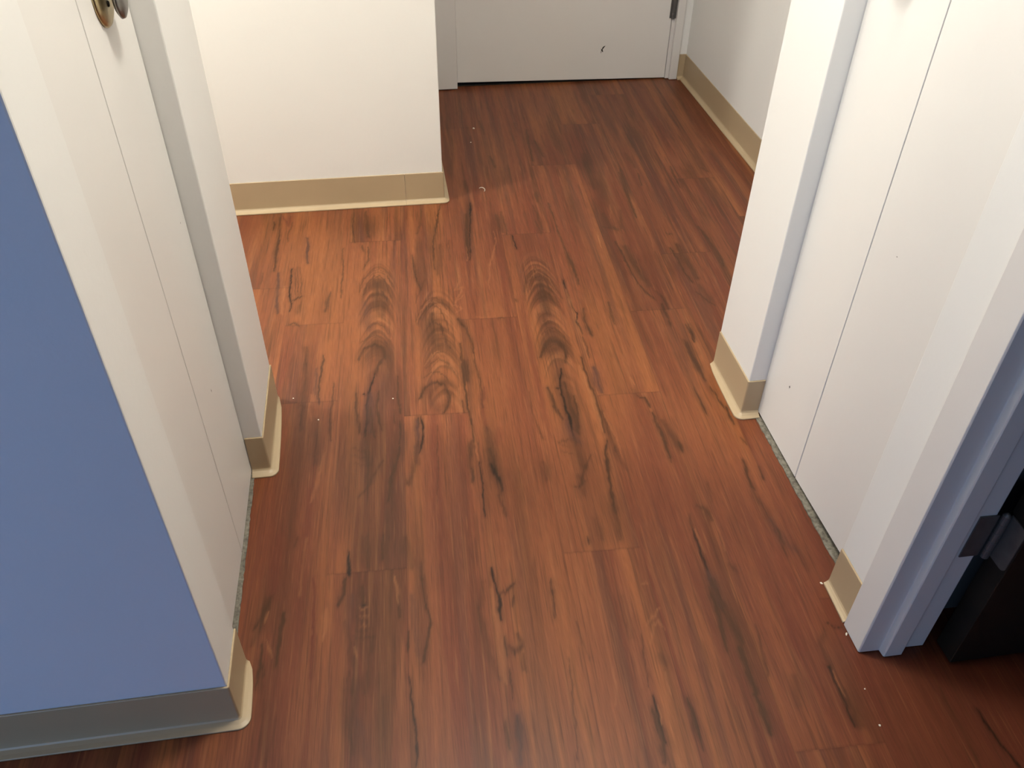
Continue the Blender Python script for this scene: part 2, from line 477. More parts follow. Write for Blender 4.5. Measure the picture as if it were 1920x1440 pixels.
d 10 0.4 -0.179,0.785 -0.175,0.729 -0.163,0.676
k 2.5 0.7 -0.072,0.797 -0.066,0.745 -0.062,0.704 -0.061,0.642
d 14 0.35 -0.112,0.764 -0.114,0.696
v 10 0.6 0.106,0.700 0.104,0.669
d 14 0.4 -0.321,0.811 -0.305,0.743 -0.301,0.677
l 8 0.25 -0.222,0.944 -0.222,0.895
k 2.8 0.9 0.088,1.012 0.091,0.983 0.095,0.954
k 4.5 0.9 0.096,0.951 0.097,0.929 0.095,0.896
d 5 0.8 0.098,0.952 0.112,0.955 0.127,0.973
d 2.5 0.8 0.096,0.861 0.098,0.822
d 2.5 0.7 0.100,0.797 0.098,0.738
d 9 0.6 0.104,0.838 0.113,0.826 0.126,0.836
d 6 0.6 0.122,0.861 0.127,0.833
d 4 0.6 0.124,0.948 0.119,0.924
d 6 0.5 0.127,0.822 0.126,0.789
d 12 0.4 0.070,0.982 0.057,0.921 0.067,0.833 0.079,0.778
l 9 0.5 0.084,0.964 0.087,0.888 0.090,0.817 0.090,0.772
v 14 0.65 0.104,0.710 0.107,0.676 0.098,0.632
d 6 0.5 0.085,0.703 0.085,0.656
d 4 0.7 0.198,0.972 0.195,0.925 0.193,0.886
d 2.5 0.5 0.205,0.806 0.198,0.715 0.190,0.627
d 3 0.4 0.230,0.879 0.236,0.827 0.241,0.799
d 2 0.6 0.341,0.842 0.336,0.784 0.330,0.737
k 2.8 0.85 0.334,0.719 0.333,0.682 0.334,0.639
d 8 0.7 0.326,0.702 0.330,0.658 0.326,0.608
d 5 0.7 0.390,0.711 0.391,0.671 0.392,0.624
l 2 0.6 0.338,0.701 0.337,0.669
l 2.5 0.5 0.365,0.760 0.363,0.723
l 4 0.4 0.367,0.949 0.377,0.947
l 4 0.4 0.356,0.858 0.373,0.877 0.387,0.890
l 4 0.4 0.355,0.821 0.368,0.854 0.378,0.864 0.386,0.846
d 8 0.4 0.364,0.798 0.369,0.775
l 4 0.3 0.277,0.785 0.278,0.753 0.267,0.708
d 14 0.25 0.324,0.924 0.323,0.835
d 2.5 0.8 0.369,1.292 0.361,1.226 0.355,1.143
d 9 0.6 0.352,1.144 0.348,1.056
k 3 0.6 0.284,1.066 0.284,1.049
d 14 0.35 0.308,1.111 0.312,1.060
k 3.5 0.7 0.499,1.063 0.498,1.007 0.500,0.956 0.499,0.918
v 10 0.8 0.499,0.963 0.503,0.924 0.498,0.881
d 4 0.6 0.492,0.912 0.490,0.855 0.484,0.792
d 10 0.5 0.526,1.127 0.541,1.117 0.544,1.087
d 5 0.5 0.503,1.106 0.499,1.063
d 14 0.4 0.510,0.883 0.515,0.835 0.512,0.787
l 3 0.4 0.504,1.069 0.506,1.006
l 3 0.3 0.548,1.102 0.552,1.057 0.548,1.008
d 5 0.7 0.662,1.246 0.657,1.193 0.659,1.160
d 4 0.5 0.692,1.222 0.687,1.186
d 10 0.6 0.658,1.133 0.662,1.068 0.669,1.031
v 14 0.4 0.662,1.076 0.670,1.017 0.684,0.995
d 4 0.6 0.669,1.046 0.663,0.983
d 8 0.5 0.546,0.975 0.553,0.961
d 10 0.35 0.689,1.008 0.694,0.947
d 4 0.8 0.677,1.421 0.675,1.380 0.678,1.359
d 2.5 0.5 0.680,1.320 0.684,1.290
d 3 0.8 0.660,1.248 0.655,1.195 0.655,1.165
d 8 0.5 0.655,1.165 0.655,1.124
d 3 0.6 0.689,1.224 0.688,1.191
d 2 0.5 0.625,1.429 0.626,1.401
d 7 0.4 0.564,1.188 0.558,1.133
d 4 0.7 0.632,1.850 0.630,1.800 0.627,1.747
d 5 0.6 0.669,1.747 0.674,1.719 0.673,1.672
d 7 0.7 0.645,1.681 0.647,1.629 0.653,1.566
d 2 0.6 0.622,1.497 0.622,1.454 0.624,1.415
d 3 0.8 0.667,1.453 0.672,1.419
d 10 0.7 0.502,0.944 0.503,0.906 0.502,0.874
d 5 0.7 0.493,0.927 0.492,0.882 0.488,0.835 0.485,0.790
d 10 0.5 0.505,0.869 0.510,0.833 0.517,0.805
d 4 0.6 0.550,0.836 0.548,0.797 0.539,0.737
d 12 0.7 0.509,0.792 0.509,0.749 0.509,0.707
d 10 0.8 0.505,0.707 0.507,0.679 0.507,0.635
d 5 0.6 0.391,0.711 0.392,0.679 0.393,0.645
d 8 0.4 0.674,0.816 0.652,0.787 0.655,0.736
k 3 0.7 0.650,0.747 0.651,0.701 0.650,0.672
d 14 0.6 0.658,0.700 0.658,0.672 0.660,0.636
k 3 0.7 0.649,0.668 0.652,0.637
l 2 0.5 0.655,0.734 0.655,0.688
r 20 0.4 0.615,0.841 0.610,0.773
d 14 0.4 0.584,0.732 0.575,0.682
k 2 0.6 0.683,0.827 0.693,0.821 0.706,0.819
k 2.5 0.8 0.865,0.642 0.874,0.577 0.884,0.541
d 6 0.4 0.822,0.686 0.822,0.565
"""
strokes = []
for ln in STROKES.strip().splitlines():
    q = ln.split()
    pts = np.array([[float(c) for c in p.split(',')] for p in q[3:]], np.float32)
    strokes.append((q[0], float(q[1]) / 1000, float(q[2]), pts))

# broad colour patches: (u, v, radius u, radius v, kind, strength)
PATCH = [(-0.33, 2.1, 0.10, 0.30, 'tan', .8), (-0.25, 2.0, 0.08, 0.25, 'tan', .6), (-0.19, 1.75, 0.06, 0.3, 'tan', .6), (0.0, 1.70, 0.06, 0.2, 'tan', .5),
         (0.14, 1.5, 0.07, 0.35, 'tan', .5), (0.27, 1.55, 0.06, 0.35, 'tan', .45), (0.40, 1.45, 0.05, 0.25, 'tan', .6), (0.45, 1.75, 0.06, 0.25, 'tan', .6),
         (0.55, 1.30, 0.07, 0.25, 'tan', .3), (0.62, 1.35, 0.05, 0.2, 'tan', .5), (-0.33, 1.1, 0.10, 0.25, 'red', .7), (0.46, 1.2, 0.08, 0.2, 'red', .5),
         (0.60, 1.0, 0.10, 0.3, 'red', .6), (0.72, 0.9, 0.08, 0.3, 'red', .6), (0.3, 2.2, 0.2, 0.25, 'red', .4), (-0.12, 1.25, 0.05, .1, 'd', .35),
         (-0.11, 1.10, 0.05, 0.09, 'd', .35), (0.02, 1.25, 0.07, .3, 'red', .35), (0.14, 0.85, 0.06, 0.2, 'tan', .3), (0.23, 0.95, 0.05, .3, 'tan', .3),
         (-0.14, .85, .04, .12, 'd', .3), (0.55, 1.75, .1, .25, 'd', .3), (-0.45, 2.3, .1, .2, 'tan', .4), (0.80, 0.5, .11, .5, 'r', .8), (0.95, 0.5, .12, .5, 'r', .8),
         (-0.14, 1.32, .045, .16, 'd', .55), (-0.10, 1.12, .05, .12, 'd', .5), (0.0, 1.12, .025, .12, 'd', .45), (-0.28, 1.36, .04, .10, 'd', .5),
         (-0.135, 1.95, .035, .10, 'd', .45), (-0.13, 1.70, .05, .06, 'd', .45), (-0.12, 1.55, .03, .12, 'v', .5), (0.0, 1.80, .032, .12, 'd', .45), (0.01, 1.55, .04, .05, 'd', .4),
         (0.31, 1.98, .035, .12, 'd', .5), (0.30, 1.70, .045, .06, 'd', .5), (0.31, 1.50, .03, .10, 'd', .5), (0.32, 1.34, .035, .12, 'd', .5), (0.34, 1.15, .05, .10, 'd', .35),
         (0.50, 2.05, .04, .20, 'd', .5), (0.66, 2.05, .04, .20, 'd', .5), (0.42, 0.98, .03, .12, 'd', .5), (0.49, 0.85, .03, .15, 'd', .4), (0.60, 1.10, .03, .15, 'd', .45),
         (-0.13, .93, .045, .06, 'd', .5), (-0.14, .72, .05, .10, 'd', .45), (-0.31, .95, .04, .12, 'd', .45), (0.18, 1.2, .03, .10, 'd', .45), (0.20, 1.45, .04, .15, 'red', .4),
         (0.06, .72, .04, .12, 'red', .35), (0.66, .72, .03, .08, 'd', .4), (-0.19, 2.35, .05, .08, 'd', .4), (0.10, 2.35, .03, .10, 'd', .45), (0.16, 1.05, .012, .30, 'd', .8), (-0.30, 1.15, .012, .25, 'd', .8), (0.05, 1.05, .010, .25, 'd', .7), (0.30, .85, .012, .3, 'd', .6), (0.37, .80, .010, .3, 'd', .6), (0.53, 1.0, .012, .25, 'd', .7), (-0.05, .95, .010, .25, 'd', .8), (0.25, 1.60, .008, .3, 'red', .8), (0.21, 1.75, .008, .25, 'red', .7), (0.02, 2.25, .02, .15, 'd', .7), (-0.16, 2.33, .02, .06, 'd', .9), (0.14, 2.4, .012, .10, 'd', .9), (0.47, 2.4, .02, .2, 'd', .6), (0.60, 2.5, .02, .2, 'd', .6), (0.16, 1.68, .02, .05, 'd', .5)]

def wood(u, v, seed, tone):
    """colour of the plank print at floor coordinates u (across) and v (along)"""
    wu = u + 0.004 * (fbm(u * 9, v * 4.5, seed + 50) - 0.5) * 2
    a = fbm(wu * 34, v * 1.6, seed)               # broad streaks
    b = fbm(wu * 120, v * 3.2, seed + 9)          # narrow streaks
    c = fbm(wu * 420, v * 7.0, seed + 21, 2)      # fine lines
    col = np.repeat(PAL['base'][None], u.size, 0)
    def mix(t, k):
        t = np.clip(t, 0, 1)[:, None]
        return col * (1 - t) + PAL[k] * t
    e = fbm(wu * 17, v * 1.9, seed + 33)
    g = fbm(wu * 44, v * 1.7, seed + 41)
    col = mix(np.minimum((a - 0.52) * 4.6, .9), 'red')
    col = mix(np.minimum((0.47 - a) * 3.6, .8), 'tan')
    col = mix(np.minimum((e - 0.60) * 4.0, 0.45), 'd')
    col = mix(np.minimum((g - 0.60) * 4.0, 0.42), 'v')
    col = mix(np.minimum((b - 0.63) * 3.0, 0.45), 'd')
    col = mix(np.minimum((0.35 - b) * 2.2, 0.35), 'l')
    for (pu, pv, ru, rv, k, s) in PATCH:
        e = ((u - pu) / ru) ** 2 + ((v - pv) / rv) ** 2
        col = mix((0.55 * s if k == 'd' else s) * np.exp(-e), k)
    # cathedral figure: nested arches of late wood
    for (au, av, depth) in ARCHES:
        du = u - au - 0.006 * (fbm(v * 6, u * 10, 61, 2) - 0.5)
        m = np.exp(-(du / 0.043) ** 4) * np.clip((av + 0.06 - v) / 0.08, 0, 1) * np.clip((v - av + depth) / 0.12, 0, 1)
        if m.max() < 0.01: continue
        ph = v + 40.0 * du ** 2 + 0.010 * fbm(u * 60, v * 10, 63, 2)
        r1 = vnoise(ph * 58, du * 4, 5); r2 = vnoise(ph * 120, du * 9, 7)
        col = mix(m * np.minimum((r1 - 0.50) * 2.0, 0.55), 'd')
        col = mix(m * np.minimum((0.40 - r1) * 1.6, 0.34), 'l')
        col = mix(m * np.minimum((r2 - 0.52) * 1.8, 0.45), 'd')
    # fibres
    fib = vnoise(u * 640 + 3 * vnoise(u * 40, v * 5, 3), v * 9, seed) * 0.6 + vnoise(u * 300, v * 16, seed + 3) * 0.4
    col = mix(np.minimum((fib - 0.62) * 2.0, 0.45), 'd')
    col = mix(np.minimum((0.30 - fib) * 1.4, 0.25), 'l')
    # strokes of this plank
    lo_u, hi_u, lo_v, hi_v = u.min(), u.max(), v.min(), v.max()
    wob_u = u + 0.0022 * (fbm(u * 30, v * 26, 77, 2) - 0.5) * 2
    wob_u = wob_u + 0.0016 * (vnoise(u * 160, v * 70, 79) - 0.5) * 2 + 0.0010 * (vnoise(u * 420, v * 150, 83) - 0.5) * 2
    wob_v = v + 0.004 * (vnoise(u * 300, v * 30, 85) - 0.5) * 2
    for (k, w, s, P) in strokes:
        mg = w * 3 + 0.010
        if P[:, 0].max() < lo_u - mg or P[:, 0].min() > hi_u + mg or P[:, 1].max() < lo_v - mg or P[:, 1].min() > hi_v + mg: continue
        idx = np.nonzero((u > P[:, 0].min() - mg) & (u < P[:, 0].max() + mg) & (v > P[:, 1].min() - mg) & (v < P[:, 1].max() + mg))[0]
        if idx.size == 0: continue
        x = wob_u[idx]; y = wob_v[idx]
        best = np.full(idx.size, 1e9, np.float32); along = np.zeros(idx.size, np.float32)
        seg = np.sqrt(((P[1:] - P[:-1]) ** 2).sum(1)); tot = seg.sum(); acc = 0.0
        for i in range(len(P) - 1):
            d = P[i + 1] - P[i]; L2 = (d ** 2).sum() + 1e-12
            t = np.clip(((x - P[i, 0]) * d[0] + (y - P[i, 1]) * d[1]) / L2, 0, 1)
            dd = (x - P[i, 0] - t * d[0]) ** 2 + (y - P[i, 1] - t * d[1]) ** 2
            m = dd < best
            best[m] = dd[m]; along[m] = (acc + t[m] * seg[i]) / tot
            acc += seg[i]
        dist = np.sqrt(best)
        hw = w * (0.62 if w < 0.004 else 0.62) * (0.45 + 0.55 * np.sin(np.pi * np.clip(along, 0.04, 0.96)) ** 0.7) + 0.0004
        f = np.exp(-(dist / hw) ** 2 * 0.9) * (0.7 if k == 'l' else 0.85) + (0.0 if k == 'l' else 0.26) * np.exp(-(dist / (hw * 2.2 + 0.003)) ** 2)
        if w > 0.006:                              # broad marks break up into grain
            f = f * (0.35 + 1.25 * (0.5 * fbm(x * 150, y * 7, 31, 2) + 0.5 * vnoise(x * 520, y * 14, 37)))
        elif w > 0.0035:
            f = f * (0.55 + 0.85 * vnoise(x * 520, y * 18, 39))
        f = np.clip(f * s * 1.12, 0, 0.92)[:, None]
        kk = 'd' if (k == 'd') else k
        col[idx] = col[idx] * (1 - f) + PAL[kk] * f
    col = col * (0.92 + 0.16 * c)[:, None] * (0.95 + 0.10 * b)[:, None]
    return col * tone * GAIN

ARCHES = [(-0.137, 2.10, 0.50), (0.026, 1.92, 0.46), (0.312, 2.10, 0.60)]
JOINTS = {-3: 2.02, -2: 1.84, -1: 2.247, 0: 1.460, 1: 1.825, 2: 2.252, 3: 1.490, 4: 1.822, 5: 2.10, 6: 1.35, 7: 2.3}
EXTRA = {-2: [1.53]}

VERTS, FACES, COLS, UVS = [], [], [], []
nv = 0
FU0, FU1, FV0, FV1 = -0.80, 1.40, 0.40, 3.70          # finely figured zone
rj = random.Random(4)
for n in range(-19, 20):
    ua, ub = U0 + n * W, U0 + (n + 1) * W
    j0 = JOINTS.get(n, 1.0 + rj.random() * 1.2)
    cuts = sorted([j0 + k * LEN for k in range(-5, 4)] + EXTRA.get(n, []))
    cuts = [c for c in cuts if -3.0 < c < 3.9]
    cuts = [-3.0] + cuts + [3.9]
    for i, (va, vb) in enumerate(zip(cuts, cuts[1:])):
        fine = ub > FU0 and ua < FU1 and vb > FV0 and va < FV1
        pr = random.Random(n * 131 + i * 17 + 5)
        tone = 0.93 + 0.14 * pr.random()
        if n >= 5: tone *= 0.90
        seed = pr.randint(1, 60)
        if fine:
            a = max(va, FV0) if va < FV0 < vb else va
            b = vb
            segs = ([(va, FV0, False)] if va < FV0 < vb else []) + [(a, b, True)]
        else:
            segs = [(va, vb, False)]
        for (a, b, fn) in segs:
            nu = 96 if fn else 6
            nvv = max(2, int((b - a) / 0.0045)) if fn else max(2, int((b - a) / 0.2))
            uu, vv = np.meshgrid(np.linspace(ua, ub, nu + 1), np.linspace(a, b, nvv + 1), indexing='ij')
            uu = uu.ravel(); vv = vv.ravel()
            col = wood(uu.astype(np.float32), vv.astype(np.float32), seed, tone)
            # fine dark line where planks meet
            e = np.minimum(np.minimum(uu - ua, ub - uu), np.minimum(vv - va, vb - vv))
            col = col * (1 - 0.16 * np.exp(-(e / 0.0010) ** 2))[:, None]
            xx = CT * uu + ST * vv; yy = -ST * uu + CT * vv
            VERTS.append(np.stack([xx, yy, np.zeros_like(xx)], 1).astype(np.float32))
            COLS.append(np.concatenate([col, np.ones((col.shape[0], 1))], 1).astype(np.float32))
            ii, jj = np.meshgrid(np.arange(nu), np.arange(nvv), indexing='ij')
            q = (ii * (nvv + 1) + jj).ravel()
            FACES.append((np.stack([q, q + nvv + 1, q + nvv + 2, q + 1], 1) + nv).astype(np.int32))
            nv += uu.size
VERTS = np.concatenate(VERTS); COLS = np.concatenate(COLS); FACES = np.concatenate(FACES)
me = bpy.data.meshes.new('floor')
me.vertices.add(len(VERTS)); me.vertices.foreach_set('co', VERTS.ravel())
me.loops.add(FACES.size); me.loops.foreach_set('vertex_index', FACES.ravel())
me.polygons.add(len(FACES)); me.polygons.foreach_set('loop_start', np.arange(0, FACES.size, 4, dtype=np.int32))
at = me.attributes.new('plank_print', 'FLOAT_COLOR', 'POINT'); at.data.foreach_set('color', COLS.ravel())
me.update(calc_edges=True)

m = bpy.data.materials.new('vinyl_plank'); m.use_nodes = True
nt = m.node_tree; N, L = nt.nodes, nt.links
b = N['Principled BSDF']
at = N.new('ShaderNodeAttribute'); at.attribute_name = 'plank_print'
tc = N.new('ShaderNodeTexCoord')
mp = N.new('ShaderNodeMapping'); mp.inputs['Rotation'].default_value = (0, 0, TH); mp.inputs['Scale'].default_value = (900, 26, 1)
L.new(tc.outputs['Object'], mp.inputs['Vector'])
no = N.new('ShaderNodeTexNoise'); no.inputs['Scale'].default_value = 1.0; no.inputs['Detail'].default_value = 3
L.new(mp.outputs['Vector'], no.inputs['Vector'])
mr = N.new('ShaderNodeMapRange'); mr.inputs['From Min'].default_value = 0.25; mr.inputs['From Max'].default_value = 0.75
mr.inputs['To Min'].default_value = 0.80; mr.inputs['To Max'].default_value = 1.18
L.new(no.outputs['Fac'], mr.inputs['Value'])
mx = N.new('ShaderNodeMix'); mx.data_type = 'RGBA'; mx.blend_type = 'MULTIPLY'; mx.inputs['Factor'].default_value = 1.0
L.new(at.outputs['Color'], mx.inputs['A']); L.new(mr.outputs['Result'], mx.inputs['B'])
L.new(mx.outputs['Result'], b.inputs['Base Color'])
b.inputs['Roughness'].default_value = 0.40
b.inputs['Specular IOR Level'].default_value = 0.26
bp = N.new('ShaderNodeBump'); bp.inputs['Strength'].default_value = 0.10; bp.inputs['Distance'].default_value = 0.0006
L.new(no.outputs['Fac'], bp.inputs['Height']); L.new(bp.outputs['Normal'], b.inputs['Normal'])
me.materials.append(m)
fl = bpy.data.objects.new('floor', me); C.objects.link(fl)
tag(fl, 'red brown wood look plank floor with dark knots and cathedral grain', 'floor', None, 'structure')
# ---------------------------------------------------------------- walls and ceiling
bm = bmesh.new(); box(bm, -3.0, 3.0, -3.0, 3.7, H, H + 0.1)
structure('ceiling', bm, M_CEIL, 'white ceiling over the hallway', 'ceiling')

# near left wall: blue daylight tinted into its camera side, cream white on its end and behind
def painted_end(name, x0, x1, y0, y1, z0, z1, mats, mi_front, label):
    bm = bmesh.new()
    box(bm, x0, x1, y0, y1, z0, z1)
    bm.faces.ensure_lookup_table()
    bm.faces[2].material_index = mi_front     # the face towards -y
    return structure(name, bm, mats, label, 'wall', bevel=0.0025)

painted_end('wall_left', -3.0, -0.318, 0.763, 0.868, 0, H, [M_WALL, M_WALL_DAYLIT], 1,
            'white wall at the left front, tinted blue for daylight, with a cream white end')
bm = bmesh.new(); box(bm, -3.0, -0.3055, 1.327, 1.566, 0, H)
structure('wall_left_middle', bm, M_WALL, 'white wall end past the left closet door with a grey shaded front', 'wall', bevel=0.0025)
bm = bmesh.new(); box(bm, -0.45, -0.318, 0.868, 1.327, 2.05, H)
structure('wall_left_header', bm, M_WALL, 'white wall above the left closet door', 'wall')
bm = bmesh.new(); prism(bm, [(-3.0, 2.478), (0.1670, 2.478), (0.1675, 3.7), (-3.0, 3.7)], 0, H)
structure('wall_center', bm, M_WALL, 'broad white wall facing the camera left of the far door', 'wall', bevel=0.0025)
bm = bmesh.new()
box(bm, 0.1675, 0.229, 3.426, 3.56, 0, H)
box(bm, 1.229, 1.262, 3.424, 3.56, 0, H)
box(bm, 0.229, 1.229, 3.426, 3.56, 2.08, H)
structure('wall_back', bm, M_WALL, 'white wall around the far door', 'wall')
bm = bmesh.new(); box(bm, 1.262, 1.42, 1.5536, 3.56, 0, H)
structure('wall_right_far', bm, M_WALL, 'white side wall to the right of the far door', 'wall')
bm = bmesh.new(); box(bm, 0.7585, 1.42, 1.362, 1.5536, 0, H)
structure('wall_right_middle', bm, M_WALL, 'bright white wall end past the right closet door', 'wall', bevel=0.0025)
bm = bmesh.new(); box(bm, 0.757, 0.93, 0.885, 1.362, 2.05, H)
structure('wall_right_header', bm, M_WALL, 'white wall above the right closet door', 'wall')
bm = bmesh.new(); box(bm, 0.757, 0.850, 0.760, 0.885, 0, H)
structure('wall_right', bm, M_WALL, 'narrow white wall between right closet door and dark doorway', 'wall', bevel=0.002)
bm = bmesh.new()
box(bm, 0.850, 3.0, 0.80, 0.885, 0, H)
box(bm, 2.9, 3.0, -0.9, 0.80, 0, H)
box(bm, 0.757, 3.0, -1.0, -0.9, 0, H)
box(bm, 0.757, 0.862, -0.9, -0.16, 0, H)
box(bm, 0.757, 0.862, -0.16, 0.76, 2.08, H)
structure('wall_room', bm, M_ROOMSHADE, 'walls of the unlit room behind the open dark door, coloured dark for its shade', 'wall')
bm = bmesh.new(); box(bm, -3.1, -3.0, -3.0, 3.7, 0, H)  # unseen wall, added to stop world light leaking into the corridor
structure('wall_corridor_light_block', bm, M_WALL, 'unseen white wall added on the left to keep outside light from the side corridor', 'wall')

# ---------------------------------------------------------------- vinyl cove base
PROFILE = [(0.0005, HB), (0.0028, HB), (0.0036, HB - 0.001), (0.0036, 0.0150), (0.0042, 0.0122), (0.0062, 0.0095),
           (0.0120, 0.0064), (0.0186, 0.0042), (0.0192, 0.0034), (0.0192, 0.0010), (0.0005, 0.0006)]

def cove(name, path, label, side=1, steps=8, taper=(1, 1)):
    """sweep the cove profile along a floor path; side=+1 when the room is on the right of the path"""
    P = [Vector(p) for p in path]
    st = []                                     # (point, normal, scale)
    dirs = [(b - a).normalized() for a, b in zip(P, P[1:])]
    nrm = [Vector((d.y, -d.x)) * side for d in dirs]
    st.append((P[0], nrm[0], 1.0))
    for i in range(1, len(P) - 1):
        n0, n1 = nrm[i - 1], nrm[i]
        turn = (dirs[i - 1].x * dirs[i].y - dirs[i - 1].y * dirs[i].x) * side
        if turn > 0:                            # outside corner: the toe runs round in an arc
            a0 = math.atan2(n0.y, n0.x)
            a1 = math.atan2(n1.y, n1.x)
            while a1 - a0 > math.pi: a1 -= 2 * math.pi
            while a1 - a0 < -math.pi: a1 += 2 * math.pi
            for k in range(steps + 1):
                a = a0 + (a1 - a0) * k / steps
                st.append((P[i], Vector((math.cos(a), math.sin(a))), 1.0))
        else:                                   # inside corner: mitre
            m = (n0 + n1).normalized()
            st.append((P[i], m, 1.0 / max(0.2, m.dot(n0))))
    st.append((P[-1], nrm[-1], 1.0))
    flare = [1.0] * len(st)
    if taper[1] < 1 and len(P) > 2:                # the toe swells from the cut end towards the corner
        a, b, n = P[-2], P[-1], nrm[-1]
        last = st.pop(); flare.pop()
        for k in range(1, 7):
            t = k / 7
            st.append((a.lerp(b, t), n, 1.0)); flare.append(taper[1] + (1 - taper[1]) * math.sqrt(1 - t * t))
        st.append(last); flare.append(taper[1])
    if taper[0] < 1:
        if len(P) > 2:
            a, b, n = P[1], P[0], nrm[0]
            first = st.pop(0); flare.pop(0)
            for k in range(1, 7):
                t = k / 7
                st.insert(0, (a.lerp(b, t), n, 1.0)); flare.insert(0, taper[0] + (1 - taper[0]) * math.sqrt(1 - t * t))
            st.insert(0, first); flare.insert(0, taper[0])
        else:
            flare[0] = taper[0]
    if len(P) == 2: flare[-1] = taper[1]
    bm = bmesh.new()
    rows = []
    for (p, n, s), fl_ in zip(st, flare):
        row = []
        for d, z in PROFILE:
            dd = (0.0036 + (d - 0.0036) * fl_) if d > 0.004 else d
            row.append(bm.verts.new((p.x + n.x * dd * s, p.y + n.y * dd * s, z)))
        rows.append(row)
    k = len(PROFILE)
    for a, b in zip(rows, rows[1:]):
        for i in range(k):
            j = (i + 1) % k
            bm.faces.new((a[i], a[j], b[j], b[i]))
    bm.faces.new(rows[0])
    bm.faces.new(rows[-1][::-1])
    return structure(name, bm, M_COVE, label, 'baseboard')

cove('baseboard_left', [(-2.95, 0.763), (-0.318, 0.763), (-0.318, 0.867)],
     'vinyl cove base under the daylight tinted wall, wrapping its rounded corner', taper=(1, 0.3))
cove('baseboard_left_middle', [(-0.3405, 1.327), (-0.3055, 1.327), (-0.3055, 1.564)],
     'tan cove base around the white wall end past the left closet', taper=(1, 0.2))
cove('baseboard_center', [(-2.95, 2.478), (0.0475, 2.478)],
     'long tan cove base along the broad white wall')
cove('baseboard_center_corner', [(0.0481, 2.478), (0.167, 2.478), (0.1675, 3.40)],
     'tan cove base corner piece at the broad white wall edge')
cove('baseboard_back', [(1.2315, 3.424), (1.262, 3.424), (1.262, 1.58)],
     'tan cove base along the side wall right of the far door')
cove('baseboard_right_middle', [(0.7585, 1.5500), (0.7585, 1.362), (0.7960, 1.362)],
     'tan cove base round the white wall end past the right closet', taper=(0.5, 1))
cove('baseboard_right', [(0.757, 0.884), (0.757, 0.7965)],
     'short piece of tan cove base beside the dark doorway', taper=(0.55, 0.7))

# ---------------------------------------------------------------- closet doors
def rough_poly(bm, pts, mi):
    bm.faces.new([bm.verts.new(p) for p in pts]).material_index = mi

def knob_set(parent, x, s, y, z):
    """rose, stem and grip of one closet knob; s = direction out of the door"""
    bm = bmesh.new()
    lathe(bm, [(0, 0), (0, 0.0425), (0.002, 0.043), (0.0045, 0.041), (0.006, 0.036), (0.0075, 0.030), (0.008, 0.0)],
          (x, y, z), (s, 0, 0), seg=40)
    rose = obj('knob_rose', bm, M_BRASS, parent, smooth=True)
    rose['label'] = 'round worn brass rose'
    bm = bmesh.new()
    lathe(bm, [(0, 0), (0.0, 0.004), (0.0012, 0.0035), (0.0015, 0)], (x + s * 0.0078, y - 0.004, z - 0.014), (s, 0, 0), seg=12)
    sc = obj('screw', bm, M_CHIP, rose, smooth=True)
    sc['label'] = 'dark screw head'
    bm = bmesh.new()
    lathe(bm, [(0.0075, 0), (0.0075, 0.009), (0.012, 0.0075), (0.017, 0.0075), (0.019, 0.0)], (x, y, z), (s, 0, 0), seg=20)
    obj('knob_stem', bm, M_BRASS, parent, smooth=True)
    bm = bmesh.new()
    lathe(bm, [(0.0150, 0), (0.0155, 0.014), (0.0175, 0.023), (0.0205, 0.0275), (0.0235, 0.0265), (0.0262, 0.021), (0.0275, 0.012), (0.028, 0)],
          (x, y + 0.004, z - 0.007), (s, 0, 0), seg=32)
    g = obj('knob_grip', bm, M_STEEL, parent, smooth=True)
    g['label'] = 'grey metal knob'

def closet_door(name, x, s, ya, seam, yb, label, scars):
    root = bpy.data.objects.new(name, None)
    root.location = (0, 0, 0)
    C.objects.link(root)
    tag(root, label, 'door', None, 'structure')
    for i, (y0, y1) in enumerate(((ya, seam - 0.0012), (seam + 0.0012, yb))):
        bm = bmesh.new()
        vv = box(bm, min(x, x - s * 0.032), max(x, x - s * 0.032), y0, y1, 0.009, 2.045)
        if i == 0:                                 # the near leaf hangs a little out of true
            vv[0].co.z = vv[1].co.z = 0.021
        for (yc, zc, pts) in scars:
            if y0 < yc < y1:
                rough_poly(bm, [(x + s * 0.0004, yc + a, zc + b) for a, b in pts], 1)
        obj('door_leaf', bm, [M_DOOR, M_CHIP], root, bevel=0.0012)
    return root

CH = [(-0.002, 0.001), (0.0005, 0.006), (0.0012, 0.002), (0.003, 0.0005), (0.001, -0.001), (0.0004, -0.006), (-0.0008, -0.001)]
d1 = closet_door('door_1', -0.342, 1, 0.869, 1.105, 1.325, 'white folding closet door on the left with a brass knob',
                 [(1.199, 0.338, [(a * 0.7, b * 0.8) for a, b in CH]), (1.29, 0.62, [(a * 0.5, b * 0.4) for a, b in CH])])
knob_set(d1, -0.342, 1, 1.205, 0.998)
d2 = closet_door('door_2', 0.797, -1, 0.887, 1.147, 1.3605, 'white folding closet door on the right with one thin seam',
                 [(1.261, 0.164, [(a * 1.1, b * 0.8) for a, b in CH]), (1.07, 0.60, [(a * 0.8, b * 0.2) for a, b in CH])])
knob_set(d2, 0.797, -1, 1.252, 1.010)

